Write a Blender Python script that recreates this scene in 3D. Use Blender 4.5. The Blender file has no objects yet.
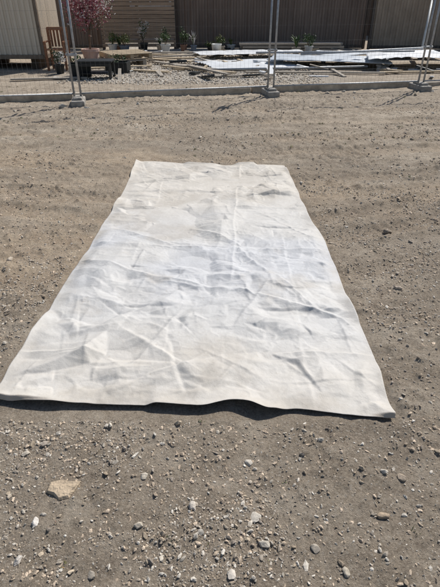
import bpy, math, random
import numpy as np
from mathutils import Vector, Matrix
from mathutils.geometry import delaunay_2d_cdt
random.seed(7); rng=np.random.default_rng(11)
S=bpy.context.scene
# ---------------------------------------------------------------- noise
def _h(ix,iy,seed):
    n=(ix.astype(np.int64)*374761393+iy.astype(np.int64)*668265263+seed*1442695041)&0xFFFFFFFF
    n=((n^(n>>13))*1274126177)&0xFFFFFFFF
    n=((n^(n>>16))*2246822519)&0xFFFFFFFF
    return ((n^(n>>15))&0xFFFFFF)/float(0xFFFFFF)
def vn(x,y,seed=0):
    x=np.asarray(x,float);y=np.asarray(y,float)
    ix=np.floor(x);iy=np.floor(y);fx=x-ix;fy=y-iy
    fx=fx*fx*fx*(fx*(fx*6-15)+10);fy=fy*fy*fy*(fy*(fy*6-15)+10)
    a=_h(ix,iy,seed);b=_h(ix+1,iy,seed);c=_h(ix,iy+1,seed);d=_h(ix+1,iy+1,seed)
    return (a*(1-fx)+b*fx)*(1-fy)+(c*(1-fx)+d*fx)*fy
def fbm(x,y,o=4,seed=0,g=.5):
    s=0;a=1;t=0
    for i in range(o):
        s=s+a*vn(x*2**i+17.3*i,y*2**i-9.1*i,seed+i);t+=a;a*=g
    return s/t
def sstep(a,b,x):
    t=np.clip((x-a)/(b-a),0,1);return t*t*(3-2*t)
# ---------------------------------------------------------------- materials
def mat(name,col,rough=.8,var=.25,scale=8,bump=.2,bscale=40,metal=0,spec=.3,col2=None,stretch=(1,1,1),trans=0):
    m=bpy.data.materials.new(name);m.use_nodes=True;nt=m.node_tree;N=nt.nodes;L=nt.links
    b=N['Principled BSDF'];b.inputs['Roughness'].default_value=rough;b.inputs['Metallic'].default_value=metal
    b.inputs['Specular IOR Level'].default_value=spec
    tc=N.new('ShaderNodeTexCoord');mp=N.new('ShaderNodeMapping');mp.inputs['Scale'].default_value=stretch
    L.new(tc.outputs['Object'],mp.inputs[0])
    n=N.new('ShaderNodeTexNoise');n.inputs['Scale'].default_value=scale;n.inputs['Detail'].default_value=6;n.inputs['Roughness'].default_value=.65
    L.new(mp.outputs[0],n.inputs['Vector'])
    cr=N.new('ShaderNodeValToRGB');c2=col2 or tuple(min(1,c*(1+var)) for c in col);c1=tuple(c*(1-var) for c in col)
    cr.color_ramp.elements[0].position=.3;cr.color_ramp.elements[1].position=.7
    cr.color_ramp.elements[0].color=(*c1,1);cr.color_ramp.elements[1].color=(*c2,1)
    L.new(n.outputs['Fac'],cr.inputs[0]);L.new(cr.outputs[0],b.inputs['Base Color'])
    n2=N.new('ShaderNodeTexNoise');n2.inputs['Scale'].default_value=bscale;n2.inputs['Detail'].default_value=5
    L.new(mp.outputs[0],n2.inputs['Vector'])
    bp=N.new('ShaderNodeBump');bp.inputs['Strength'].default_value=bump;bp.inputs['Distance'].default_value=.01
    L.new(n2.outputs['Fac'],bp.inputs['Height']);L.new(bp.outputs[0],b.inputs['Normal'])
    return m
def vcmat(name,rough=.85,nscale=60,bump=.4,amt=.35,dist=.004,spec=.25):
    m=bpy.data.materials.new(name);m.use_nodes=True;nt=m.node_tree;N=nt.nodes;L=nt.links
    b=N['Principled BSDF'];b.inputs['Roughness'].default_value=rough;b.inputs['Specular IOR Level'].default_value=spec
    a=N.new('ShaderNodeAttribute');a.attribute_name='Col'
    tc=N.new('ShaderNodeTexCoord')
    n=N.new('ShaderNodeTexNoise');n.inputs['Scale'].default_value=nscale;n.inputs['Detail'].default_value=5
    L.new(tc.outputs['Object'],n.inputs['Vector'])
    mr=N.new('ShaderNodeMapRange');mr.inputs['From Min'].default_value=.3;mr.inputs['From Max'].default_value=.7
    mr.inputs['To Min'].default_value=1-amt;mr.inputs['To Max'].default_value=1+amt
    L.new(n.outputs['Fac'],mr.inputs[0])
    vm=N.new('ShaderNodeVectorMath');vm.operation='SCALE'
    L.new(a.outputs['Color'],vm.inputs[0]);L.new(mr.outputs[0],vm.inputs['Scale']);L.new(vm.outputs[0],b.inputs['Base Color'])
    bp=N.new('ShaderNodeBump');bp.inputs['Strength'].default_value=bump;bp.inputs['Distance'].default_value=dist
    L.new(n.outputs['Fac'],bp.inputs['Height']);L.new(bp.outputs[0],b.inputs['Normal'])
    return m
def npmesh(name,V,F,mats,col=None,smooth=False,mi=None):
    V=np.asarray(V,np.float32);F=np.asarray(F,np.int32);k=F.shape[1]
    me=bpy.data.meshes.new(name);me.vertices.add(len(V));me.vertices.foreach_set('co',V.ravel())
    me.loops.add(F.size);me.loops.foreach_set('vertex_index',F.ravel())
    me.polygons.add(len(F));me.polygons.foreach_set('loop_start',np.arange(0,F.size,k,dtype=np.int32))
    me.polygons.foreach_set('loop_total',np.full(len(F),k,np.int32))
    if mi is not None: me.polygons.foreach_set('material_index',mi)
    me.polygons.foreach_set('use_smooth',np.full(len(F),smooth,bool))
    me.update(calc_edges=True)
    if col is not None:
        c=me.color_attributes.new('Col','FLOAT_COLOR','POINT')
        cc=np.ones((len(V),4),np.float32);cc[:,:3]=col;c.data.foreach_set('color',cc.ravel())
    ob=bpy.data.objects.new(name,me);S.collection.objects.link(ob)
    for m in (mats if isinstance(mats,list) else [mats]): me.materials.append(m)
    return ob
class MB:
    def __init__(s): s.v=[];s.f=[];s.m=[]
    def box(s,c,d,rot=0,mi=0,tilt=None,jit=0):
        M=Matrix.Rotation(rot,3,'Z')
        if tilt is not None: M=M@tilt
        b=len(s.v)
        for x in(-.5,.5):
            for y in(-.5,.5):
                for z in(-.5,.5):
                    p=M@Vector((x*d[0]+random.uniform(-jit,jit),y*d[1]+random.uniform(-jit,jit),z*d[2]))
                    s.v.append((c[0]+p.x,c[1]+p.y,c[2]+p.z))
        for f in((0,1,3,2),(4,6,7,5),(0,4,5,1),(2,3,7,6),(0,2,6,4),(1,5,7,3)):
            s.f.append([b+i for i in f]);s.m.append(mi)
    def tube(s,p,q,r,r2=None,n=8,mi=0,cap=True):
        p=Vector(p);q=Vector(q);r2=r if r2 is None else r2
        ax=(q-p).normalized();u=ax.orthogonal().normalized();w=ax.cross(u);b=len(s.v)
        for k,(c,rr) in enumerate(((p,r),(q,r2))):
            for i in range(n):
                a=2*math.pi*i/n;s.v.append(tuple(c+u*(rr*math.cos(a))+w*(rr*math.sin(a))))
        for i in range(n):
            j=(i+1)%n;s.f.append([b+i,b+j,b+n+j,b+n+i]);s.m.append(mi)
        if cap:
            s.f.append([b+i for i in range(n)][::-1]);s.m.append(mi);s.f.append([b+n+i for i in range(n)]);s.m.append(mi)
    def lathe(s,c,prof,n=16,mi=0):
        b=len(s.v)
        for (r,z) in prof:
            for i in range(n):
                a=2*math.pi*i/n;s.v.append((c[0]+r*math.cos(a),c[1]+r*math.sin(a),c[2]+z))
        for k in range(len(prof)-1):
            for i in range(n):
                j=(i+1)%n;s.f.append([b+k*n+i,b+k*n+j,b+(k+1)*n+j,b+(k+1)*n+i]);s.m.append(mi)
    def poly(s,pts,mi=0):
        b=len(s.v);s.v+= [tuple(p) for p in pts];s.f.append(list(range(b,b+len(pts))));s.m.append(mi)
    def leaves(s,c,rad,n,size,mis,shell=.35,clump=9):
        cl=[]
        for _ in range(clump):
            d=Vector((random.gauss(0,1),random.gauss(0,1),random.gauss(0,1))).normalized()*random.uniform(shell,.9)
            cl.append((d,random.choice(mis)))
        for _ in range(n):
            d,mi=random.choice(cl)
            if random.random()<.25: mi=random.choice(mis)
            o=d+Vector((random.gauss(0,.22),random.gauss(0,.22),random.gauss(0,.2)))
            p=Vector((c[0]+o.x*rad[0],c[1]+o.y*rad[1],c[2]+o.z*rad[2]))
            if p.z<.02: continue
            sz=size*random.uniform(.5,1.3)
            a=Vector((random.gauss(0,1),random.gauss(0,1),random.gauss(0,.7))).normalized();b=a.orthogonal().normalized()
            b=(Matrix.Rotation(random.uniform(0,6.3),3,a)@b)
            s.poly([p-a*sz,p+b*sz*.45,p+a*sz,p-b*sz*.45],mi)
    def obj(s,name,mats,smooth=False,bevel=0):
        me=bpy.data.meshes.new(name);me.from_pydata(s.v,[],s.f);me.update()
        for m in mats: me.materials.append(m)
        me.polygons.foreach_set('material_index',s.m)
        me.polygons.foreach_set('use_smooth',[smooth]*len(s.f))
        ob=bpy.data.objects.new(name,me);S.collection.objects.link(ob)
        if bevel:
            bv=ob.modifiers.new('b','BEVEL');bv.width=bevel;bv.segments=2;bv.limit_method='ANGLE'
        return ob
# ---------------------------------------------------------------- ground height
yl=[1.50,1.70,2.0,2.35,2.75,3.3,4.0,4.7,5.4];xl=[-1.045,-1.055,-1.045,-1.02,-1.0,-.955,-.945,-.93,-.945]
yr=[1.45,1.97,2.45,3.3,4.0,4.6,5.3];xr=[.785,.80,.80,.79,.765,.745,.705]
def undertarp(x,y):
    L=np.interp(y,yl,xl);R=np.interp(y,yr,xr)
    return sstep(-.05,.03,x-L)*sstep(-.05,.03,R-x)*sstep(1.47,1.56,y)*sstep(5.34,5.24,y)
def low(x,y):
    return .05*(fbm(x*.35+3,y*.35,2,5)-.5)+.022*(fbm(x*1.3,y*1.3,2,9)-.5)
def rut(x,y):
    h=0;m=0
    for (c0,sl,cv,w,dep,sd,side) in ((3.05,.26,.06,.11,.024,1,1),(2.55,.16,.10,.09,.018,2,1),(3.42,.30,.05,.11,.026,7,1),(4.35,-.06,.06,.11,.022,3,1),(4.75,-.06,.06,.10,.02,13,1),(3.6,-.10,.03,.12,.020,8,-1),(4.1,-.08,.03,.12,.020,10,-1),(5.75,-.03,.015,.15,.022,4,0),(6.4,-.02,.01,.14,.020,5,0),(7.3,.03,.0,.16,.022,6,0),(8.1,.05,.0,.16,.020,9,0)):
        yy=c0+sl*x+cv*x*x+.07*(vn(x*1.1,0*x+sd,sd)-.5)
        d=(y-yy)
        g=np.exp(-(d/w)**4);rim=np.exp(-((np.abs(d)-w*1.35)/(w*.4))**2)
        st=sstep(.15,.5,vn(x*.6+sd*7,y*.1,sd+40))
        if side: st=np.maximum(st,.5)*sstep(.3,.8,x*side)
        lug=sstep(-.3,.3,np.sin((x+.02*vn(x*6,y*6,sd)+np.abs(d)*.8)*2*math.pi/.085))
        h=h+st*(-dep*g+dep*.5*rim*fbm(x*9,y*9,2,sd)*1.8+g*lug*.007*sstep(.3,.6,vn(x*2,y*2,sd+9)))
        m=m+st*g
    return h,np.clip(m,0,1)
def hfun(x,y,parts=False):
    r,m=rut(x,y)
    near=sstep(11.5,9.5,y)
    a=fbm(x*5,y*5,4,21,.55);b=fbm(x*22,y*22,4,31,.6)
    cl=np.clip(fbm(x*14+5,y*14,3,41)-.52,0,1)
    cl2=np.clip(fbm(x*6+5,y*7,3,43)-.55,0,.12)
    far=sstep(2.2,4.0,y)
    rg=.7+.8*sstep(.35,.62,fbm(x*.7+4,y*1.2,3,47))
    det=(.030*(a-.5)+.023*(b-.5)*sstep(.25,.55,a)*rg+cl*.065*sstep(.3,.6,fbm(x*.8,y*1.6,2,77))+cl2*.07*far)*near+r*near
    u=undertarp(x,y)
    h=low(x,y)+det*(1-u)-.012*u
    return (h,m,a) if parts else h
def hf(x,y): return float(hfun(np.array([x]),np.array([y]))[0])
def axis(segs,out,end):
    a=[segs[0][0]]
    for (s,e,st) in segs:
        n=max(1,int(round((e-s)/st)));a+=list(np.linspace(s,e,n+1)[1:])
    st=segs[-1][2]
    while a[-1]<end: st*=1.35;a.append(a[-1]+st)
    st=segs[0][2]
    while a[0]>out: st*=1.35;a.insert(0,a[0]-st)
    return np.array(a)
gx=axis([(-9,-3.2,.05),(-3.2,-1.7,.020),(-1.7,1.7,.010),(1.7,3.2,.018),(3.2,10,.05)],-420,420)
gy=axis([(-1.5,.5,.05),(.5,2.5,.010),(2.5,5.5,.015),(5.5,10.5,.028),(10.5,20,.1)],-420,420)
GX,GY=np.meshgrid(gx,gy);x=GX.ravel();y=GY.ravel()
h,m,a=hfun(x,y,True)
far=np.hypot(x,y)>30;h[far]=0
V=np.stack([x,y,h],1);nx=len(gx);ny=len(gy)
i=np.arange(nx*ny).reshape(ny,nx)
F=np.stack([i[:-1,:-1].ravel(),i[:-1,1:].ravel(),i[1:,1:].ravel(),i[1:,:-1].ravel()],1)
R=np.clip(m*.5+sstep(.47,.66,fbm(x*.5+2,y*1.1,4,61))*sstep(2.2,2.9,y)*.8+1.0*np.exp(-((x-1.7)/.8)**2-((y-3.7-.15*x)/.4)**2)*fbm(x*4,y*5,2,63)*1.7+.5*sstep(-.8,-1.2,x)*sstep(2.2,3.2,y)*sstep(6,4.5,y),0,1)*sstep(9.5,8,y)
G=sstep(10.6,11.3,y+.25*fbm(x*2,y*2,2,3))*sstep(-4.0,-2.5,x+.5*vn(x*0,y,4))*sstep(3.4,1.5,x)
B=sstep(2.9,1.7,y+.6*(fbm(x*1.2,y*1.2,3,71)-.5))*.45+.7*sstep(.42,.58,fbm(x*.9,y*1.6,4,81))*sstep(-.2,1.8,x)*sstep(8,4,y)
B=np.clip(B+.8*sstep(.53,.65,fbm(x*.7,y*2.0,5,83))*sstep(3,5,y)+m*.35*fbm(x*3,y*3,2,88),0,1)
gm=bpy.data.materials.new('dirt');gm.use_nodes=True;nt=gm.node_tree;N=nt.nodes;L=nt.links
bs=N['Principled BSDF'];bs.inputs['Roughness'].default_value=.95;bs.inputs['Specular IOR Level'].default_value=.15
tc=N.new('ShaderNodeTexCoord')
def noise(sc,det=6,ro=.6,st=None):
    n=N.new('ShaderNodeTexNoise');n.inputs['Scale'].default_value=sc;n.inputs['Detail'].default_value=det;n.inputs['Roughness'].default_value=ro
    if st:
        mp=N.new('ShaderNodeMapping');mp.inputs['Scale'].default_value=st;L.new(tc.outputs['Object'],mp.inputs[0]);L.new(mp.outputs[0],n.inputs['Vector'])
    else: L.new(tc.outputs['Object'],n.inputs['Vector'])
    return n.outputs['Fac']
def ramp(src,stops):
    r=N.new('ShaderNodeValToRGB');e=r.color_ramp.elements
    while len(e)<len(stops): e.new(.5)
    for k,(p,c) in enumerate(stops): e[k].position=p;e[k].color=(*c,1)
    L.new(src,r.inputs[0]);return r.outputs[0]
def mixc(f,a_,b_,mode='MIX'):
    mx=N.new('ShaderNodeMix');mx.data_type='RGBA';mx.blend_type=mode
    for s_,v in((mx.inputs[0],f),(mx.inputs[6],a_),(mx.inputs[7],b_)):
        if hasattr(v,'is_output'): L.new(v,s_)
        elif isinstance(v,tuple): s_.default_value=(*v,1)
        else: s_.default_value=v
    return mx.outputs[2]
def math_(op,a_,b_):
    k=N.new('ShaderNodeMath');k.operation=op;k.use_clamp=False
    for s_,v in((k.inputs[0],a_),(k.inputs[1],b_)):
        if hasattr(v,'is_output'): L.new(v,s_)
        else: s_.default_value=v
    return k.outputs[0]
at=N.new('ShaderNodeAttribute');at.attribute_name='Col';sp=N.new('ShaderNodeSeparateColor');L.new(at.outputs['Color'],sp.inputs[0])
c=ramp(noise(1.1,10,.72,(1,2.4,1)),[(.38,(.25,.195,.145)),(.5,(.50,.405,.305)),(.60,(.80,.69,.55))])
c=mixc(.5,c,ramp(noise(8,10,.8),[(.36,(.14,.105,.075)),(.5,(.46,.375,.28)),(.62,(.82,.72,.58))]))
c=mixc(math_('MULTIPLY',sp.outputs[0],.6),c,ramp(noise(5,9,.75),[(.35,(.44,.29,.175)),(.65,(.84,.66,.45))]))
c=mixc(math_('MULTIPLY',sp.outputs[2],.62),c,ramp(noise(9,9,.78),[(.35,(.14,.112,.085)),(.65,(.43,.36,.285))]))
vo=N.new('ShaderNodeTexVoronoi');vo.inputs['Scale'].default_value=75;L.new(tc.outputs['Object'],vo.inputs['Vector'])
sc=N.new('ShaderNodeSeparateColor');L.new(vo.outputs['Color'],sc.inputs[0])
peb=math_('MULTIPLY',math_('GREATER_THAN',sc.outputs[0],.62),math_('LESS_THAN',vo.outputs['Distance'],.42))
c=mixc(math_('MULTIPLY',peb,.6),c,ramp(sc.outputs[1],[(0,(.17,.14,.11)),(1,(.66,.60,.51))]))
vo2=N.new('ShaderNodeTexVoronoi');vo2.inputs['Scale'].default_value=28;L.new(tc.outputs['Object'],vo2.inputs['Vector'])
c=mixc(sp.outputs[1],c,ramp(vo2.outputs['Color'],[(.1,(.36,.32,.27)),(.9,(.72,.68,.61))]))
c=mixc(.4,c,ramp(noise(100,4,.78),[(.34,(.085,.065,.048)),(.66,(.74,.63,.50))]))
L.new(c,bs.inputs['Base Color'])
hh=math_('ADD',math_('MULTIPLY',noise(30,10,.8),1.25),math_('ADD',math_('MULTIPLY',peb,.4),math_('MULTIPLY',noise(240,3,.7),.25)))
bp=N.new('ShaderNodeBump');bp.inputs['Strength'].default_value=1;bp.inputs['Distance'].default_value=.022;L.new(hh,bp.inputs['Height']);L.new(bp.outputs[0],bs.inputs['Normal'])
npmesh('ground',V,F,gm,col=np.stack([R,G,B],1),smooth=True)
# ---------------------------------------------------------------- stones
import bmesh
def ico(sub):
    bm=bmesh.new();bmesh.ops.create_icosphere(bm,subdivisions=sub,radius=1)
    v=np.array([p.co[:] for p in bm.verts]);f=np.array([[q.index for q in p.verts] for p in bm.faces]);bm.free();return v,f
def variants(sub,n,amp=.3):
    v,f=ico(sub);out=[]
    for k in range(n):
        w=v.copy()
        for _ in range(8):
            d=rng.normal(size=3);d/=np.linalg.norm(d);t=rng.uniform(.4,.8)
            e=w@d;w=w-np.outer(np.clip(e-t,0,None),d)*.95
        w*=1+amp*.3*rng.normal(size=(len(w),1))*.4
        out.append(w)
    return out,f
def scatter(name,xs,ys,sz,cols,sub,material,flat=(.45,.9),sink=.25,smooth=False,zf=None):
    vs,f=variants(sub,18);n=len(xs);nv=len(vs[0])
    k=rng.integers(0,18,n);A=np.array(vs)[k]
    scl=np.stack([sz*rng.uniform(.8,1.45,n),sz*rng.uniform(.55,1,n),sz*rng.uniform(*flat,n)],1)
    A=A*scl[:,None,:]
    th=rng.uniform(0,2*math.pi,n);tx=rng.normal(0,.3,n)
    cx,sx=np.cos(tx),np.sin(tx);y_=A[:,:,1]*cx[:,None]-A[:,:,2]*sx[:,None];z_=A[:,:,1]*sx[:,None]+A[:,:,2]*cx[:,None]
    x_=A[:,:,0];ct,st=np.cos(th)[:,None],np.sin(th)[:,None]
    X=x_*ct-y_*st+xs[:,None];Y=x_*st+y_*ct+ys[:,None]
    Z=z_+((hfun(xs,ys) if zf is None else zf)+scl[:,2]*(1-2*sink)*.8)[:,None]
    V=np.stack([X,Y,Z],2).reshape(-1,3)
    F=(f[None]+(np.arange(n)*nv)[:,None,None]).reshape(-1,3)
    return npmesh(name,V,F,material,col=np.repeat(cols,nv,0),smooth=smooth)
stone_m=vcmat('stone',.85,90,.5,.25)
clod_m=vcmat('soil_clod',.95,120,.9,.35)
pal=np.array([(.46,.41,.34),(.39,.335,.27),(.33,.28,.22),(.52,.47,.40),(.44,.36,.265),(.30,.255,.21),(.58,.535,.465),(.38,.305,.225)])
def pts(n,x0,x1,y0,y1,dens):
    X=[];Y=[];c_=0
    while c_<n:
        px=rng.uniform(x0,x1,n*2);py=rng.uniform(y0,y1,n*2)
        k=(rng.uniform(0,1,n*2)<dens(px,py))&(undertarp(px,py)<.02)
        X.append(px[k]);Y.append(py[k]);c_+=k.sum()
    return np.concatenate(X)[:n],np.concatenate(Y)[:n]
def d1(px,py):
    return np.clip((.25+.9*sstep(.42,.66,fbm(px*2.2,py*2.2,3,91)))*(.5+.5*np.exp(-((px-.1)/.75)**2)),0,1)
def d2(px,py): return np.clip(.15+sstep(.42,.7,fbm(px*.9,py*1.8,3,95)),0,1)
allx=[];ally=[];alls=[]
def addp(n,box,dens,s0,s1,p=2):
    a_,b_=pts(n,*box,dens);allx.append(a_);ally.append(b_);alls.append(s0+(s1-s0)*rng.uniform(0,1,n)**p)
addp(18000,(-1.5,1.6,.55,1.9),d1,.0016,.006)
addp(2300,(-1.6,1.7,.55,2.2),d1,.005,.012)
addp(120,(-1.4,1.4,.6,1.6),d1,.011,.020)
addp(14000,(-2.8,2.8,1.9,4.5),d2,.003,.010)
addp(700,(-3,3,1.9,5.5),d2,.008,.020)
addp(8500,(-5,6,4.5,9.8),d2,.005,.014)
addp(320,(-5,6,5.5,10.2),d2,.012,.028)
X_=np.concatenate(allx);Y_=np.concatenate(ally);S_=np.concatenate(alls)
cols=pal[rng.integers(0,len(pal),len(X_))]*rng.uniform(.65,1.2,(len(X_),1))
scatter('gravel_stones',X_,Y_,S_,cols,1,stone_m,sink=.38)
a_,b_=pts(7000,-1.8,1.9,.55,3,lambda p,q:np.clip(.2+sstep(.4,.7,fbm(p*3,q*3,2,99)),0,1))
c1_,e1_=pts(9000,-4.5,5,3,9.5,lambda p,q:np.clip(.02+sstep(.48,.66,fbm(p*1,q*2,3,98)),0,1))
xs=np.concatenate([a_,c1_]);ys=np.concatenate([b_,e1_]);sz=np.concatenate([.003+.010*rng.uniform(0,1,len(a_))**2.5,.004+.014*rng.uniform(0,1,len(c1_))**3])
cc=np.array([(.43,.345,.26)])*rng.uniform(.65,1.4,(len(xs),1))
scatter('soil_clods',xs,ys,sz,cc,1,clod_m,flat=(.4,.8),sink=.45)
px=rng.uniform(-3.4,2.2,7000);py=rng.uniform(10.6,16.4,7000)
scatter('yard_gravel',px,py,rng.uniform(.012,.03,7000),pal[rng.integers(0,8,7000)]*rng.uniform(1.1,1.5,(7000,1)),1,stone_m)
def rock(name,x,y,sx,sy,sz,col,rot=0,seed=1):
    v,f=ico(3);r=np.random.default_rng(seed);w=v.copy()
    for _ in range(12):
        d=r.normal(size=3);d/=np.linalg.norm(d);t=r.uniform(.5,.85);e=w@d;w=w-np.outer(np.clip(e-t,0,None),d)*.95
    w*=(1+.03*r.normal(size=(len(w),1)))
    w=w*np.array([sx,sy,sz]);ct,st=math.cos(rot),math.sin(rot)
    w=np.stack([w[:,0]*ct-w[:,1]*st+x,w[:,0]*st+w[:,1]*ct+y,w[:,2]+hf(x,y)+sz*.2],1)
    npmesh(name,w,f,stone_m,col=np.tile(np.array([col]),(len(w),1)),smooth=False)
b=MB();z=hf(-.60,1.13)
top=[(-.058,.034),(-.012,.046),(.018,.036),(.060,.040),(.050,.005),(.034,-.034),(-.004,-.044),(-.030,-.020),(-.062,-.010)]
n=len(top);P=[(-.60+p,1.13+q) for p,q in top]
Q=[(-.60+p*.86,1.13+q*.84) for p,q in top];zt=[random.uniform(-.003,.003) for _ in top]
for k in range(n):
    a_,c_=P[k],P[(k+1)%n];d_,e_=Q[k],Q[(k+1)%n];j=(k+1)%n
    b.poly([(a_[0],a_[1],z-.012),(a_[0],a_[1],z+.006+zt[k]),(c_[0],c_[1],z+.006+zt[j]),(c_[0],c_[1],z-.012)])
    b.poly([(a_[0],a_[1],z+.006+zt[k]),(d_[0],d_[1],z+.015+zt[k]),(e_[0],e_[1],z+.015+zt[j]),(c_[0],c_[1],z+.006+zt[j])])
    b.poly([(d_[0],d_[1],z+.015+zt[k]),(-.6,1.13,z+.017),(e_[0],e_[1],z+.015+zt[j])])
b.obj('flat_stone',[mat('sandstone',(.43,.34,.24),.9,.35,25,1,70)])
for k,(x0,y0,s,cl) in enumerate([(.60,1.04,.022,(.36,.28,.2)),(-.68,.87,.017,(.48,.44,.39)),(-.66,1.0,.016,(.56,.52,.47)),(.15,.93,.021,(.42,.38,.32)),(.13,1.03,.022,(.46,.42,.36)),(-.1,1.07,.018,(.48,.43,.37)),(.12,1.27,.018,(.46,.42,.36)),(-.29,.99,.018,(.42,.37,.30)),(.04,.82,.018,(.5,.45,.39)),(.72,1.2,.02,(.32,.26,.2)),(-.8,1.3,.016,(.48,.42,.34)),(.33,.92,.019,(.32,.28,.23)),(-.42,.82,.015,(.32,.28,.23)),(-.3,1.2,.016,(.44,.39,.32)),(.42,.84,.016,(.40,.35,.28)),(1.15,2.6,.028,(.40,.33,.26)),(1.35,3.5,.035,(.26,.21,.16)),(-1.5,3.0,.025,(.40,.34,.27))]):
    rock('stone',x0,y0,s*1.2,s*.9,s*.65,cl,k,20+k)
# ---------------------------------------------------------------- canvas sheet
NU,NV=440,860
u=np.concatenate([np.linspace(0,.012,6)[:-1],np.linspace(.012,.988,NU),np.linspace(.988,1,6)[1:]])
v=np.concatenate([np.linspace(0,.006,6)[:-1],np.linspace(.006,.994,NV),np.linspace(.994,1,6)[1:]])
U,Vv=np.meshgrid(u,v)
near_px=[0,.06,.15,.30,.42,.53,.60,.635,.68,.76,.84,.93,1.0]
near_y=[1.605,1.585,1.575,1.575,1.575,1.555,1.60,1.585,1.535,1.565,1.535,1.505,1.49]
uu=np.linspace(0,1,400);ns=np.convolve(np.pad(np.interp(uu,near_px,near_y),8,mode='edge'),np.ones(17)/17,'valid')
yn=np.interp(U,uu,ns);yf=5.33-.17*U+.05*(vn(U*7,U*0,3)-.5)+.03*np.sin(U*9)
Wd=1.8;Ld=3.75
Y=yn+(yf-yn)*Vv
XL=np.interp(Y,yl,xl)+.022*(vn(Y*2.3,Y*0,8)-.5)+.008*(vn(Y*7,Y*0,18)-.5);XR=np.interp(Y,yr,xr)+.03*(vn(Y*2.1,Y*0,28)-.5)+.010*(vn(Y*6,Y*0,38)-.5)
X=XL+(XR-XL)*U
sl=U*Wd;sr=(1-U)*Wd;sn=Vv*Ld;sf=(1-Vv)*Ld
edge=np.minimum(np.minimum(sl,sr),np.minimum(sn,sf))
def facets(n,hs,seed,ysc=1.0,wa=.0,ws=3):
    r=np.random.default_rng(seed)
    pts_=np.stack([r.uniform(-1.4,1.2,n),r.uniform(1.2,5.7,n)*ysc],1)
    cor=np.array([(-2,0),(2,0),(2,7*ysc),(-2,7*ysc)])
    pts_=np.concatenate([pts_,cor]);hh=r.normal(0,1,len(pts_))*hs
    vv,_,ff,*_r=delaunay_2d_cdt([Vector(p) for p in pts_],[],[],0,1e-6)
    vv=np.array([p[:] for p in vv]);out=np.zeros(X.shape)
    Xq=X+wa*(fbm(X*ws,Y*ws,2,seed+600)-.5);Yq=(Y+wa*(fbm(X*ws+9,Y*ws,2,seed+610)-.5))*ysc
    for t in ff:
        p0,p1,p2=vv[t[0]],vv[t[1]],vv[t[2]]
        y0_=min(p0[1],p1[1],p2[1])/ysc;y1_=max(p0[1],p1[1],p2[1])/ysc
        ra=int(np.searchsorted(v,np.clip((y0_-1.78)/3.8,0,1)));rb=int(np.searchsorted(v,np.clip((y1_-1.27)/3.6,0,1)))+2
        if rb<=ra: continue
        xs_=Xq[ra:rb];ys_=Yq[ra:rb]
        den=(p1[1]-p2[1])*(p0[0]-p2[0])+(p2[0]-p1[0])*(p0[1]-p2[1])
        if abs(den)<1e-12: continue
        l0=((p1[1]-p2[1])*(xs_-p2[0])+(p2[0]-p1[0])*(ys_-p2[1]))/den
        l1=((p2[1]-p0[1])*(xs_-p2[0])+(p0[0]-p2[0])*(ys_-p2[1]))/den
        l2=1-l0-l1;k=(l0>=-1e-9)&(l1>=-1e-9)&(l2>=-1e-9)
        out[ra:rb][k]=(l0*hh[t[0]]+l1*hh[t[1]]+l2*hh[t[2]])[k]
    return out
def blur(a,n):
    for _ in range(n):
        p=np.pad(a,1,mode='edge');a=(p[1:-1,1:-1]*4+p[:-2,1:-1]+p[2:,1:-1]+p[1:-1,:-2]+p[1:-1,2:])/8
    return a
z1=blur(facets(80,.012,1,.8,.1,2),6);z2=blur(facets(360,.0105,2,1.3,.07,3),2);z3=blur(facets(1600,.0050,3,1.3,.04,6),2)
mk=sstep(.3,.6,fbm(X*1.6,Y*1.6,2,251))
Z=z1+z2*(.65+.5*mk)+z3*(.4+.65*mk)
wx=X+.05*(fbm(X*3,Y*3,3,201)-.5);wy=Y+.05*(fbm(X*3+9,Y*3,3,205)-.5)
Z+=.0022*(1-np.abs(fbm(wx*11,wy*14,2,221)-.5)*6).clip(0,1)*sstep(.3,.6,vn(wx*3,wy*3,232))
Z+=.0012*(1-np.abs(fbm(wx*20+wy*6,wy*22,2,231)-.5)*6).clip(0,1)*sstep(.35,.65,vn(wx*4,wy*4,236))
def tent(d,w,soft=.0018): return np.clip(1-np.sqrt(d*d+soft*soft)/w,0,None)**1.5
def crease(x0,y0,x1,y1,a_,w,mod=0,seed=0):
    global Z
    dx,dy=x1-x0,y1-y0;Ln=math.hypot(dx,dy);tx,ty=dx/Ln,dy/Ln
    t=((wx-x0)*tx+(wy-y0)*ty);d=(wx-x0)*-ty+(wy-y0)*tx
    f=sstep(-.06*Ln-.01,.3*Ln if Ln<.8 else .05,t)*sstep(Ln*1.06+.01,Ln*.7 if Ln<.8 else Ln-.05,t)
    k=1
    if mod: k=sstep(.25,.65,vn(t*3.3,t*0+seed,seed))*1.1+.08
    Z=Z+a_*k*f*np.where(d>0,tent(d,w),tent(d,w*2.4))
crease(.22,5.25,-.01,1.5,.0042,.020,1,1)
for k,(ya,yb) in enumerate([(4.85,4.80),(4.42,4.38),(4.0,3.95),(3.62,3.52),(3.2,3.12),(2.80,2.68),(2.38,2.32),(1.95,1.93)]):
    crease(-1.05,ya,.82,yb,.0095*(1 if k%3 else -.8),.024,1,50+k)
crease(-.58,5.2,-.62,1.55,.0025,.018,1,60);crease(.55,5.1,.42,1.5,.0025,.018,1,61)
crease(-1,2.95,.05,2.55,.012,.026);crease(.0,2.6,.75,2.25,.012,.026);crease(.1,3.2,.6,2.3,.006,.022);crease(.05,2.1,.35,2.75,.007,.02)
crease(-.5,1.75,-.2,2.35,.008,.024);crease(-.35,1.7,.0,2.0,.008,.024);crease(-.6,2.2,-.15,1.8,.008,.024);crease(-.15,1.62,-.3,2.1,-.008,.024)
crease(-.9,3.5,-.2,3.15,.010,.024);crease(-.3,3.6,.3,3.1,.006,.02);crease(-.1,2.9,.45,3.0,.011,.022)
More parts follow.
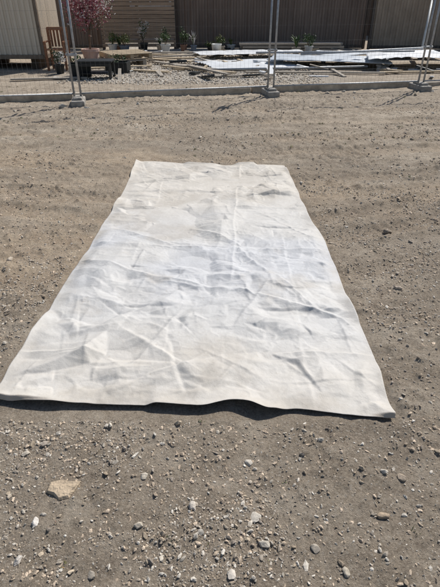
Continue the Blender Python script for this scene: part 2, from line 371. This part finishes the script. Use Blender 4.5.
for _ in range(320):
    cx=random.uniform(-1.05,.8);cy=1.55+3.75*random.random()**1.2
    an=random.choice([random.gauss(0,.4),random.gauss(0,.5),random.gauss(1.57,.5),random.uniform(0,3.14)]);l=random.uniform(.06,.42)
    crease(cx,cy,cx+l*math.cos(an),cy+l*math.sin(an),random.choice([1,1,-.9])*random.uniform(.0015,.0055),random.uniform(.011,.026))
Z=blur(Z,1);Z=Z-Z.mean()+.015
def lift(s,A,dec): return A*np.exp(-(s/dec)**1.4)
An=.003+.022*sstep(.45,.8,vn(U*9,U*0,301))+.034*np.exp(-((U-.0)/.11)**2)+.020*np.exp(-((U-.66)/.035)**2)+.03*np.exp(-((U-1)/.04)**2)
Al=.002+.030*sstep(.4,.8,vn(Y*3.2,Y*0,303));Ar=.001+.020*sstep(.45,.8,vn(Y*3.4,Y*0,305));Af=.004+.030*sstep(.4,.8,vn(U*8,U*0,307))
Zr=np.maximum.reduce([lift(sn,An,.05),lift(sl,Al,.045),lift(sr,Ar,.045),lift(sf,Af,.05)])
cor=np.clip(np.exp(-(U/.13)**4)+np.exp(-((1-U)/.05)**4),0,1)
lip=sstep(.018,0,sn)*np.minimum(An,.032)*.85*cor
floorz=low(X,Y)+.0025
inner=sstep(0,.10,edge)
Zt=floorz+np.maximum(Z,0)*(.25+.75*inner)+Zr-lip
V=np.stack([X.ravel(),Y.ravel(),Zt.ravel()],1)
n2,n1=U.shape;i=np.arange(n1*n2).reshape(n2,n1)
F=np.stack([i[:-1,:-1].ravel(),i[:-1,1:].ravel(),i[1:,1:].ravel(),i[1:,:-1].ravel()],1)
warm=sstep(3.2,4.6,Y+.8*(fbm(X*1.5,Y*1.5,3,401)-.5))*.9+sstep(2.3,1.75,Y+.5*(fbm(X*1.5,Y*1.5,3,402)-.5))*.6
warm=np.clip(warm,0,1)
blue=np.exp(-((Y-2.95)/.6)**2)*sstep(.35,.6,fbm(X*1.3,Y*2,3,403)+.1)
base=np.array([.525,.512,.49]);wc=np.array([.565,.51,.43]);bc=np.array([.49,.505,.54]);hem=np.array([.40,.29,.18])
C=base+(wc-base)*warm.ravel()[:,None]*.85;C=C+(bc-C)*blue.ravel()[:,None]*.7
dirt=sstep(.50,.70,fbm(X*2.6,Y*2.6,5,405,.6)).ravel()[:,None]*.42+(sstep(.13,.0,edge)*fbm(X*12,Y*12,2,406)).ravel()[:,None]*.5
C=C+(np.array([.37,.32,.255])-C)*dirt
hm=(sstep(.020,.010,sn)*cor).ravel()[:,None]*.85;C=C+(hem-C)*hm
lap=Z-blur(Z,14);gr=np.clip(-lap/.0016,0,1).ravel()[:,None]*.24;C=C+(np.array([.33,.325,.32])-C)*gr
tm=bpy.data.materials.new('canvas');tm.use_nodes=True;nt=tm.node_tree;N=nt.nodes;L=nt.links
bs=N['Principled BSDF'];bs.inputs['Roughness'].default_value=.6;bs.inputs['Specular IOR Level'].default_value=.3
tc=N.new('ShaderNodeTexCoord')
at=N.new('ShaderNodeAttribute');at.attribute_name='Col'
c=mixc(.25,at.outputs['Color'],ramp(noise(5,10,.78),[(.36,(.31,.295,.27)),(.64,(.70,.69,.67))]))
sm=ramp(noise(34,8,.75),[(.58,(0,0,0)),(.74,(.6,.6,.6))])
c=mixc(sm,c,(.38,.33,.265))
L.new(c,bs.inputs['Base Color'])
hh=math_('ADD',math_('MULTIPLY',noise(30,6,.65),1.0),math_('MULTIPLY',noise(420,2,.5),.12))
bp=N.new('ShaderNodeBump');bp.inputs['Strength'].default_value=.55;bp.inputs['Distance'].default_value=.006;L.new(hh,bp.inputs['Height']);L.new(bp.outputs[0],bs.inputs['Normal'])
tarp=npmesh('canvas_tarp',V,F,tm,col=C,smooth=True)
sd=tarp.modifiers.new('s','SOLIDIFY');sd.thickness=.0010;sd.offset=-1
# ---------------------------------------------------------------- temporary fence
galv=mat('galvanised_steel',(.36,.37,.38),.5,.25,20,.1,metal=.5)
wire=mat('fence_wire',(.17,.17,.17),.5,.2,20,.1,metal=.3)
conc=mat('concrete',(.30,.28,.25),.9,.35,12,.6,60)
def fence_panel(p,q):
    b=MB();p=Vector((*p,0));q=Vector((*q,0));d=(q-p);Ln=d.length;t=d/Ln
    b0,t0=.16,2.1
    for e in(p,q): b.tube(e+Vector((0,0,.03)),e+Vector((0,0,t0)),.018,n=10)
    for z in(b0,t0-.02): b.tube(p+Vector((0,0,z)),q+Vector((0,0,z)),.014,n=8)
    n=int(Ln/.075)
    for k in range(1,n):
        a=p+t*(Ln*k/n);b.tube(a+Vector((0,0,b0)),a+Vector((0,0,t0-.02)),.0012,n=4,cap=False,mi=1)
    for k in range(1,8):
        z=b0+k*(t0-b0)/8;b.tube(p+Vector((0,0,z)),q+Vector((0,0,z)),.0012,n=4,cap=False,mi=1)
    return b.obj('temporary_fence_panel',[galv,wire],smooth=True)
J=[(-6.0,7.95),(-2.42,8.62),(.93,9.40),(3.9,9.98),(7.3,10.65)]
for k in range(4):
    p=Vector(J[k]);q=Vector(J[k+1]);t=(q-p).normalized()
    fence_panel(p+t*.055,q-t*.055)
def foot(x,y,rot):
    b=MB();z=hf(x,y)
    b.box((x,y,z+.04),(.22,.50,.11),rot)
    b.box((x,y,z+.11),(.15,.34,.05),rot)
    b.obj('fence_foot',[conc],bevel=.02)
    c_=MB()
    for zz in(.75,1.6):
        c_.box((x,y,zz),(.17,.05,.035),rot);c_.tube((x,y-.05,zz),(x,y+.06,zz),.008,n=6)
    c_.obj('fence_clamp',[galv],bevel=.004)
for (x0,y0) in J: foot(x0,y0,.2)
b=MB()
for k in range(6):
    x0=-9+k*3.2;x1=x0+3.17
    fy=lambda xx: 9.35+.195*(xx-.93)+.42
    mx=(x0+x1)/2;b.box((mx,fy(mx),.025+random.uniform(-.012,.008)),(math.hypot(3.17,.62),.15,.15),math.atan(.195)+random.uniform(-.006,.006),jit=.008)
b.obj('concrete_kerb',[mat('kerb_concrete',(.40,.35,.285),.9,.4,5,.8,40)],bevel=.012)
for k in range(26):
    x0=random.uniform(-4,5.5);y0=9.35+.195*(x0-.93)+random.choice([random.uniform(-.5,.2),random.uniform(.6,1.0)])
    s=random.uniform(.025,.06);rock('rubble_stone',x0,y0,s,s*.8,s*.6,random.choice([(.42,.37,.3),(.32,.27,.21),(.5,.46,.4),(.2,.16,.13)]),k,170+k)
rock('rubble_stone',-2.62,8.35,.07,.06,.05,(.42,.38,.32),0,71);rock('rubble_stone',-2.2,8.28,.06,.05,.035,(.46,.42,.36),1,72)
# ---------------------------------------------------------------- back boundary
darkwall=mat('brown_fence_steel',(.165,.12,.095),.6,.25,2,.1,col2=(.21,.16,.13),stretch=(1,1,.3))
tanwall=mat('tan_fence_steel',(.29,.23,.175),.6,.2,2,.1)
slat=mat('slat_timber',(.31,.23,.165),.8,.35,6,.4,stretch=(.3,1,6))
post=mat('dark_post',(.08,.065,.055),.6)
def corrug(x0,x1,y,z0,z1,pitch=.19,dep=.03):
    b=MB();xx=x0;pr=[]
    while xx<x1:
        pr+= [(xx,0),(xx+pitch*.45,0),(xx+pitch*.55,dep),(xx+pitch*.9,dep)];xx+=pitch
    pr.append((min(xx,x1),0));pr=[(min(a_,x1),b_) for a_,b_ in pr]
    for k in range(len(pr)-1):
        (a_,e),(c_,f)=pr[k],pr[k+1]
        if c_-a_<1e-4: continue
        b.poly([(a_,y-e,z0),(c_,y-f,z0),(c_,y-f,z1),(a_,y-e,z1)])
    return b
def wall(name,x0,x1,y,h_,m_,posts=2.4):
    b=corrug(x0,x1,y,.03,h_)
    b.box(((x0+x1)/2,y,h_+.02),(x1-x0,.08,.05),mi=1);b.box(((x0+x1)/2,y,.06),(x1-x0,.07,.10),mi=1)
    n=max(1,int((x1-x0)/posts))
    for k in range(n+1): b.box((x0+(x1-x0)*k/n,y-.03,h_/2),(.075,.10,h_),mi=1)
    return b.obj(name,[m_,post])
wall('steel_boundary_fence',-14,-3.95,18.3,2.1,darkwall)
wall('steel_boundary_fence',-1.45,4.9,18.3,2.1,darkwall)
wall('steel_boundary_fence',5.0,15,18.0,2.1,tanwall,2.5)
b=MB()
z=.08
while z<2.0:
    b.box((-2.7,17.9,z+.05),(2.45,.025,.10),jit=.003);z+=.118
for xx in(-3.9,-2.7,-1.5): b.box((xx,17.96,1.03),(.09,.09,2.06),mi=1)
b.obj('slatted_timber_fence',[slat,post])
brick=mat('render_brown',(.12,.085,.06),.9,.2,3,.3)
b=MB();b.box((-1,27,1.6),(26,6,3.2));rf=mat('roof_sheet',(.08,.07,.065),.6)
b.poly([(-14.4,23.6,3.2),(12.4,23.6,3.2),(12.4,27,4.5),(-14.4,27,4.5)],1);b.poly([(-14.4,30.4,3.2),(-14.4,27,4.5),(12.4,27,4.5),(12.4,30.4,3.2)],1)
b.poly([(-14,24,3.201),(-14,30,3.201),(-14,27,4.4)],0);b.poly([(12,24,3.201),(12,27,4.4),(12,30,3.201)],0)
gl=mat('window_glass',(.03,.035,.04),.1,spec=.6);wf=mat('window_frame',(.6,.6,.58),.5)
for xx in(-9,-3,3,8):
    b.box((xx,23.98,1.7),(1.8,.06,1.2),mi=3);b.box((xx-.42,23.94,1.7),(.76,.03,1.05),mi=2);b.box((xx+.42,23.94,1.7),(.76,.03,1.05),mi=2)
b.obj('neighbouring_house',[brick,rf,gl,wf])
# ---------------------------------------------------------------- shed
cl=mat('shed_cladding',(.62,.55,.45),.6,.12,2,.1,col2=(.70,.62,.51),stretch=(1,1,.3));trim=mat('shed_trim',(.18,.14,.105),.6);under=mat('shed_skid_timber',(.07,.05,.035),.9)
b=corrug(-9.0,-4.38,13.0,.31,2.6,.13,.03)
yy=13.0
while yy<14.6:
    b.poly([(-4.34,yy,.31),(-4.34,yy+.04,.31),(-4.34,yy+.04,2.6),(-4.34,yy,2.6)])
    b.poly([(-4.34,yy+.04,.31),(-4.32,yy+.05,.31),(-4.32,yy+.05,2.6),(-4.34,yy+.04,2.6)])
    b.poly([(-4.32,yy+.05,.31),(-4.32,yy+.075,.31),(-4.32,yy+.075,2.6),(-4.32,yy+.05,2.6)])
    b.poly([(-4.32,yy+.075,.31),(-4.34,yy+.085,.31),(-4.34,yy+.085,2.6),(-4.32,yy+.075,2.6)]);yy+=.085
b.box((-4.33,12.985,1.45),(.07,.07,2.34),mi=1)
b.box((-6.68,12.97,.28),(4.72,.10,.09),mi=1);b.box((-4.32,13.83,.28),(.08,1.6,.09),mi=1)
b.box((-6.68,13.8,.30),(4.5,1.5,.03),mi=2)
b.box((-6.68,14.66,1.45),(4.6,.04,2.3))
b.box((-6.68,13.8,2.66),(5.0,2.1,.07),mi=1)
for xx in(-8.7,-7.3,-5.9,-4.6):
    b.box((xx,13.8,.13),(.18,1.5,.26),mi=2)
b.obj('corrugated_shed',[cl,trim,under])
# ---------------------------------------------------------------- yard furniture
wood=mat('red_timber',(.28,.13,.07),.7,.3,8,.4,stretch=(1,1,4))
pale=mat('pale_timber',(.40,.32,.22),.8,.3,8,.4,stretch=(.5,6,6))
grey=mat('weathered_timber',(.34,.30,.25),.85,.25,8,.4,stretch=(.5,6,6))
blk=mat('dark_plastic',(.022,.024,.024),.5,.2)
terra=mat('pink_pot',(.46,.32,.27),.7,.15);white=mat('white_pot',(.55,.55,.53),.5,.1);terr=mat('terracotta',(.24,.14,.10),.8,.2);soil=mat('potting_soil',(.04,.03,.02),.95)
bluep=mat('blue_pot',(.09,.12,.17),.35,.15)
b=MB();cx=-3.95;cy=12.9
for sx in(-.22,.22):
    b.box((cx+sx,cy-.2,.22),(.05,.05,.44));b.box((cx+sx,cy+.2,.45),(.05,.05,.9))
    b.box((cx+sx,cy,.62),(.06,.46,.03));b.box((cx+sx,cy-.2,.52),(.045,.045,.18))
for k in range(5): b.box((cx,cy-.18+k*.09,.455),(.49,.075,.025))
for k in range(5): b.box((cx-.16+k*.08,cy+.215,.68),(.05,.02,.38))
b.box((cx,cy+.2,.88),(.48,.03,.07))
b.obj('wooden_garden_chair',[wood],bevel=.004)
b=MB();cx,cy=-2.72,11.45
for k in range(4): b.box((cx,cy-.18+k*.12,.36),(.78,.10,.035))
b.box((cx,cy-.22,.30),(.74,.03,.07));b.box((cx,cy+.22,.30),(.74,.03,.07))
for sx in(-.34,.34):
    for sy in(-.2,.2): b.box((cx+sx,cy+sy,.17),(.06,.06,.34))
b.box((cx,cy,.12),(.68,.38,.02))
b.obj('dark_garden_bench',[blk],bevel=.005)
def crate(x,y,z,w,d,h_,rot,m_,name):
    b=MB();t=.02;Mx=Matrix.Rotation(rot,3,'Z')
    def P(a_,c_): v=Mx@Vector((a_,c_,0));return (x+v.x,y+v.y)
    for a_,c_,ww,dd in((0,-d/2,w,t),(0,d/2,w,t),(-w/2,0,t,d-t*1.2),(w/2,0,t,d-t*1.2)):
        q=P(a_,c_);b.box((*q,z+h_/2),(ww,dd,h_),rot)
    b.box((x,y,z+.02),(w-.03,d-.03,.02),rot);b.box((x,y,z+h_*.8),(w-.03,d-.03,.02),rot,mi=1)
    q=P(0,-d/2-.012);b.box((*q,z+h_-.02),(w+.03,.02,.03),rot)
    b.leaves((x,y,z+h_+.05),(w*.45,d*.4,.12),160,.03,[2,3])
    return b.obj(name,[m_,soil,lg,lp])
lg=mat('leaf_green',(.06,.11,.03),.6,.4,30);lp=mat('leaf_dark',(.03,.06,.02),.6,.4,30);ly=mat('leaf_olive',(.13,.14,.05),.6,.3,30)
lr=mat('leaf_maroon',(.17,.04,.05),.55,.4,30);lk=mat('leaf_pink',(.34,.12,.15),.55,.3,30);lw=mat('petal_white',(.65,.62,.6),.6,.1,30);bark=mat('bark',(.12,.085,.06),.9,.3,20,.6)
crate(-3.15,11.75,0,.45,.4,.28,.2,blk,'planter_box');crate(-2.4,12.3,0,.5,.36,.25,-.1,blk,'planter_box')
b=MB();cx,cy=-3.32,13.6
b.lathe((cx,cy,0),[(.0,.0),(.15,.0),(.21,.34),(.23,.34),(.23,.40),(.19,.40),(.18,.36),(0,.36)],18,1)
b.tube((cx,cy,.34),(cx+.03,cy,.75),.028,.02,mi=0)
for k in range(11):
    a_=k*2.4;rr=random.uniform(.2,.5);z2=random.uniform(.95,1.75)
    m1=Vector((cx+.03+rr*.4*math.cos(a_),cy+rr*.4*math.sin(a_),.75+(z2-.75)*.5))
    b.tube((cx+.03,cy,.72+.02*k),m1,.016,.010,n=6);b.tube(m1,(cx+rr*math.cos(a_),cy+rr*math.sin(a_),z2),.010,.003,n=5)
b.leaves((cx+.02,cy,1.32),(.52,.5,.56),2600,.035,[2,2,3,3,4],clump=26,shell=.2)
b.obj('red_leaf_tree',[bark,terra,lr,lk,lw])
def pallet(x,y,z,rot,m_,tilt=0):
    b=MB();T=Matrix.Rotation(tilt,3,'X');Mx=Matrix.Rotation(rot,3,'Z')@T
    def bx(lx,ly,lz,d):
        v=Mx@Vector((lx,ly,lz));b.box((x+v.x,y+v.y,z+v.z),d,rot,tilt=T)
    for k in range(7): bx(0,-.5+k*.165,.13,(1.1,.10,.02))
    for k in(-.5,0,.5):
        bx(k,0,.07,(.09,1.08,.095))
    for k in(-.5,0,.5): bx(0,k,.01,(1.1,.10,.018))
    return b.obj('timber_pallet',[m_],bevel=.003)
pallet(-2.6,13.9,0.01,.35,grey);pallet(-2.5,13.95,.16,.5,pale);pallet(-2.75,15.3,.01,.1,grey)
def plank(x,y,z,l,w,rot,m_,t=.03,name='timber_plank'):
    b=MB();b.box((x,y,z),(l,w,t),rot,jit=.004);return b.obj(name,[m_],bevel=.003)
for q in [(-.9,13.3,.05,2.4,.14,-.75,grey),(-.55,12.6,.05,2.2,.12,-.6,pale),(-.7,14.2,.06,2.6,.16,-.25,grey),(-1.3,14.9,.05,2.0,.14,.1,pale),(-.3,12.2,.09,1.8,.10,-1.0,grey),(-2.5,13.0,.05,1.6,.14,.3,pale),(-1.9,16.1,.08,3.,.18,.03,grey),(2.2,12.05,.05,3.2,.1,-.05,grey),(5.0,12.2,.05,2.6,.12,.12,pale),(-.9,15.4,.08,2.2,.12,.5,grey),(.4,11.6,.04,1.7,.09,.2,grey),(-2.0,12.4,.05,1.7,.12,-.35,pale),(-1.8,14.5,.07,2.4,.15,-.5,pale),(-2.9,12.35,.05,1.4,.10,.05,grey),(-3.7,11.2,.04,1.6,.12,.15,grey),(-1.7,15.6,.07,2.2,.16,-.12,pale)]:
    plank(*q)
shm=mat('white_sheet',(.60,.61,.62),.5,.15,3,.15,spec=.3);shb=mat('bluish_sheet',(.46,.50,.54),.5,.2,3,.15)
def sheet(name,P,z,m_,seed,cor=0,amp=.05):
    n1,n2=90,50;s,t=np.meshgrid(np.linspace(0,1,n1),np.linspace(0,1,n2));P=[np.array(p) for p in P]
    X=((1-s)*(1-t))[...,None]*P[0]+(s*(1-t))[...,None]*P[1]+(s*t)[...,None]*P[2]+((1-s)*t)[...,None]*P[3]
    X[...,1]+=.10*(vn(X[...,0]*1.7,t*0,seed)-.5);X[...,0]+=.12*(vn(X[...,1]*2,s*0,seed+3)-.5)
    Z=z+amp*1.6*fbm(X[...,0]*.9,X[...,1]*1.2,3,seed)+(.014*np.sin(t*2*math.pi*9) if cor else .05*np.abs(vn(X[...,0]*4,X[...,1]*3,seed+5)-.5))
    V=np.concatenate([X.reshape(-1,2),Z.reshape(-1,1)],1);i=np.arange(n1*n2).reshape(n2,n1)
    F=np.stack([i[:-1,:-1].ravel(),i[:-1,1:].ravel(),i[1:,1:].ravel(),i[1:,:-1].ravel()],1)
    o=npmesh(name,V,F,m_,smooth=True);q=o.modifiers.new('s','SOLIDIFY');q.thickness=.006;return o
sheet('roofing_sheet',[(-.1,12.5),(2.0,12.9),(1.6,14.6),(-.7,14.2)],.03,shm,1,1)
sheet('roofing_sheet',[(1.2,13.2),(4.2,12.7),(4.4,14.2),(1.5,14.8)],.13,shb,2,1)
sheet('roofing_sheet',[(3.6,12.6),(7.4,12.9),(7.6,14.3),(3.9,14.1)],.23,shm,3,0)
sheet('roofing_sheet',[(-.6,14.9),(2.6,15.1),(2.4,16.0),(-.8,15.8)],.10,shm,4,0)
sheet('roofing_sheet',[(2.7,14.9),(6.3,14.9),(6.4,16.0),(2.9,15.9)],.10,shb,5,1)
b=MB()
for q in [((-.2,12.4,.06),(3.6,12.75,.09)),((2.0,13.1,.32),(5.2,13.6,.42)),((1.0,14.75,.20),(5.5,15.0,.22)),((4.5,12.45,.05),(7.2,12.6,.06))]: b.tube(*q,.025,n=8)
b.obj('loose_steel_pipes',[galv],smooth=True)
b=MB()
for r_ in range(3):
    for k in range(4): b.box((2.3+random.uniform(-.1,.1),16.9+k*.13,.08+r_*.08),(3.2,.11,.06),random.uniform(-.01,.01))
for xx in(1.2,3.3): b.box((xx,17.1,.025),(.1,.6,.05))
b.obj('timber_stack',[grey],bevel=.004)
b=MB();b.tube((6.15,16.2,.03),(6.75,17.75,1.7),.035,n=10);b.obj('leaning_white_pole',[white],smooth=True)
def plant(x,y,pm,r,h_,fh,leafs,kind=0):
    b=MB();b.lathe((x,y,.0),[(0,0),(r*.7,0),(r,h_*.88),(r*1.1,h_*.88),(r*1.1,h_),(r*.9,h_),(r*.88,h_*.9),(0,h_*.9)],16,0)
    if kind==0:
        for k in range(5):
            a_=random.uniform(0,6.3);b.tube((x,y,h_*.88),(x+r*.9*math.cos(a_),y+r*.9*math.sin(a_),h_+fh*.6),.008,.004,n=5,mi=1)
        b.leaves((x,y,h_+fh*.5),(r*1.5,r*1.5,fh*.55),420,.028,[2,3],clump=10)
    else:
        for k in range(34):
            a_=random.uniform(0,6.3);l=fh*random.uniform(.6,1.1);o=random.uniform(.3,1.1)*r*2
            p0=Vector((x,y,h_*.88));p1=Vector((x+o*.4*math.cos(a_),y+o*.4*math.sin(a_),h_+l*.6));p2=Vector((x+o*math.cos(a_),y+o*math.sin(a_),h_+l*random.uniform(.6,1)))
            w=Vector((-math.sin(a_),math.cos(a_),0))*.014
            b.poly([p0-w*.5,p0+w*.5,p1+w,p1-w],random.choice([2,3]));b.poly([p1-w,p1+w,p2],random.choice([2,3]))
    return b.obj('potted_plant',[pm,bark]+leafs)
pots=[white,terr,bluep,blk,grey]
xx=-3.4;k=0
while xx<.6:
    plant(xx,random.uniform(16.3,17.4),pots[k%5],random.uniform(.08,.16),random.uniform(.10,.26),random.uniform(.15,.65),random.choice([[lg,lp],[lp,ly],[ly,lg],[lp,lw]]),k%3==1);xx+=random.choice([.2,.32,.55]);k+=1
for (xx,yy) in((2.35,16.4),(2.75,16.5)):
    plant(xx,yy,pots[(k%3)*2%5],random.uniform(.1,.15),random.uniform(.15,.28),random.uniform(.2,.6),[lg,lp],k%2);k+=1
plant(-3.75,12.2,pots[3],.12,.2,.3,[lp,lw],0)
b=MB();b.lathe((-.1,16.0,0),[(0,0),(.12,0),(.15,.3),(.155,.3),(.155,.32),(.14,.32),(.115,.02),(0,.02)],18);b.obj('white_bucket',[white],smooth=True)
# scrap offcuts lying about the yard: one mass of debris
b=MB()
for _ in range(120):
    xx=random.uniform(-3.6,6.5);yy=random.uniform(11.3,17.2)
    b.box((xx,yy,random.uniform(.02,.10)),(random.uniform(.12,.7),random.uniform(.05,.16),random.uniform(.015,.05)),random.uniform(0,3.14),random.choice([0,0,1,2,3]),tilt=Matrix.Rotation(random.gauss(0,.15),3,'Y'),jit=.01)
b.obj('scrap_debris',[grey,pale,shm,blk])
# ---------------------------------------------------------------- weeds
wv=[];wf_=[];wc_=[]
def tuft(x,y,n,l,colr):
    z=hf(x,y)
    for _ in range(n):
        a_=random.uniform(0,6.3);o=random.uniform(.2,1)*l;r0=random.uniform(0,l*.9)
        bx=x+r0*math.cos(a_*3);by=y+r0*math.sin(a_*3);w=random.uniform(.0012,.003)*(1+l*6)
        i0=len(wv);dx,dy=math.cos(a_),math.sin(a_)
        wv.extend([(bx-dy*w,by+dx*w,z-.003),(bx+dy*w,by-dx*w,z-.003),(bx+dx*o*.7,by+dy*o*.7,z+l*random.uniform(.3,.8))]);wf_.append((i0,i0+1,i0+2))
        c_=[q*random.uniform(.7,1.3) for q in colr];wc_.extend([c_]*3)
for _ in range(620):
    y0=random.uniform(5.6,10.3);x0=random.uniform(-5,5.5)
    if float(fbm(np.array([x0*.7]),np.array([y0*.9]),3,501)[0])<.5: continue
    tuft(x0,y0,random.randint(10,30),random.uniform(.015,.045),random.choice([(.14,.16,.07),(.38,.33,.2),(.24,.24,.13)]))
for _ in range(70):
    y0=random.uniform(.8,5.2);x0=random.choice([-1,1])*random.uniform(1.1,2.4) if y0>1.5 else random.uniform(-1.2,1.2)
    tuft(x0,y0,random.randint(5,12),random.uniform(.01,.022),random.choice([(.2,.22,.10),(.38,.32,.2)]))
npmesh('weeds',np.array(wv),np.array(wf_),vcmat('weed_leaf',.7,30,.1,.2),col=np.array(wc_))
# ---------------------------------------------------------------- light
sv=Vector((.46,.60,.84)).normalized()
el=math.asin(sv.z);az=math.atan2(sv.x,sv.y)
W=bpy.data.worlds.new('World');S.world=W;W.use_nodes=True;nt=W.node_tree
sk=nt.nodes.new('ShaderNodeTexSky');sk.sky_type='NISHITA';sk.sun_disc=False;sk.sun_elevation=el;sk.sun_rotation=az
nt.links.new(sk.outputs[0],nt.nodes['Background'].inputs[0]);nt.nodes['Background'].inputs[1].default_value=.09
ld=bpy.data.lights.new('sun','SUN');ld.energy=5.0;ld.angle=math.radians(.5);ld.color=(1,.965,.91)
lo=bpy.data.objects.new('sun',ld);S.collection.objects.link(lo);lo.rotation_euler=sv.to_track_quat('Z','Y').to_euler();lo.location=(5,8,12)
cd=bpy.data.cameras.new('camera');cam=bpy.data.objects.new('camera',cd);S.collection.objects.link(cam);S.camera=cam
cam.location=(0,0,1.6);cam.rotation_euler=(math.radians(90-32.3),0,0)
cd.sensor_fit='VERTICAL';cd.sensor_height=36;cd.lens=29.13;cd.clip_end=1500;cd.clip_start=.05
S.view_settings.view_transform='Standard';S.view_settings.look='None';S.view_settings.exposure=0
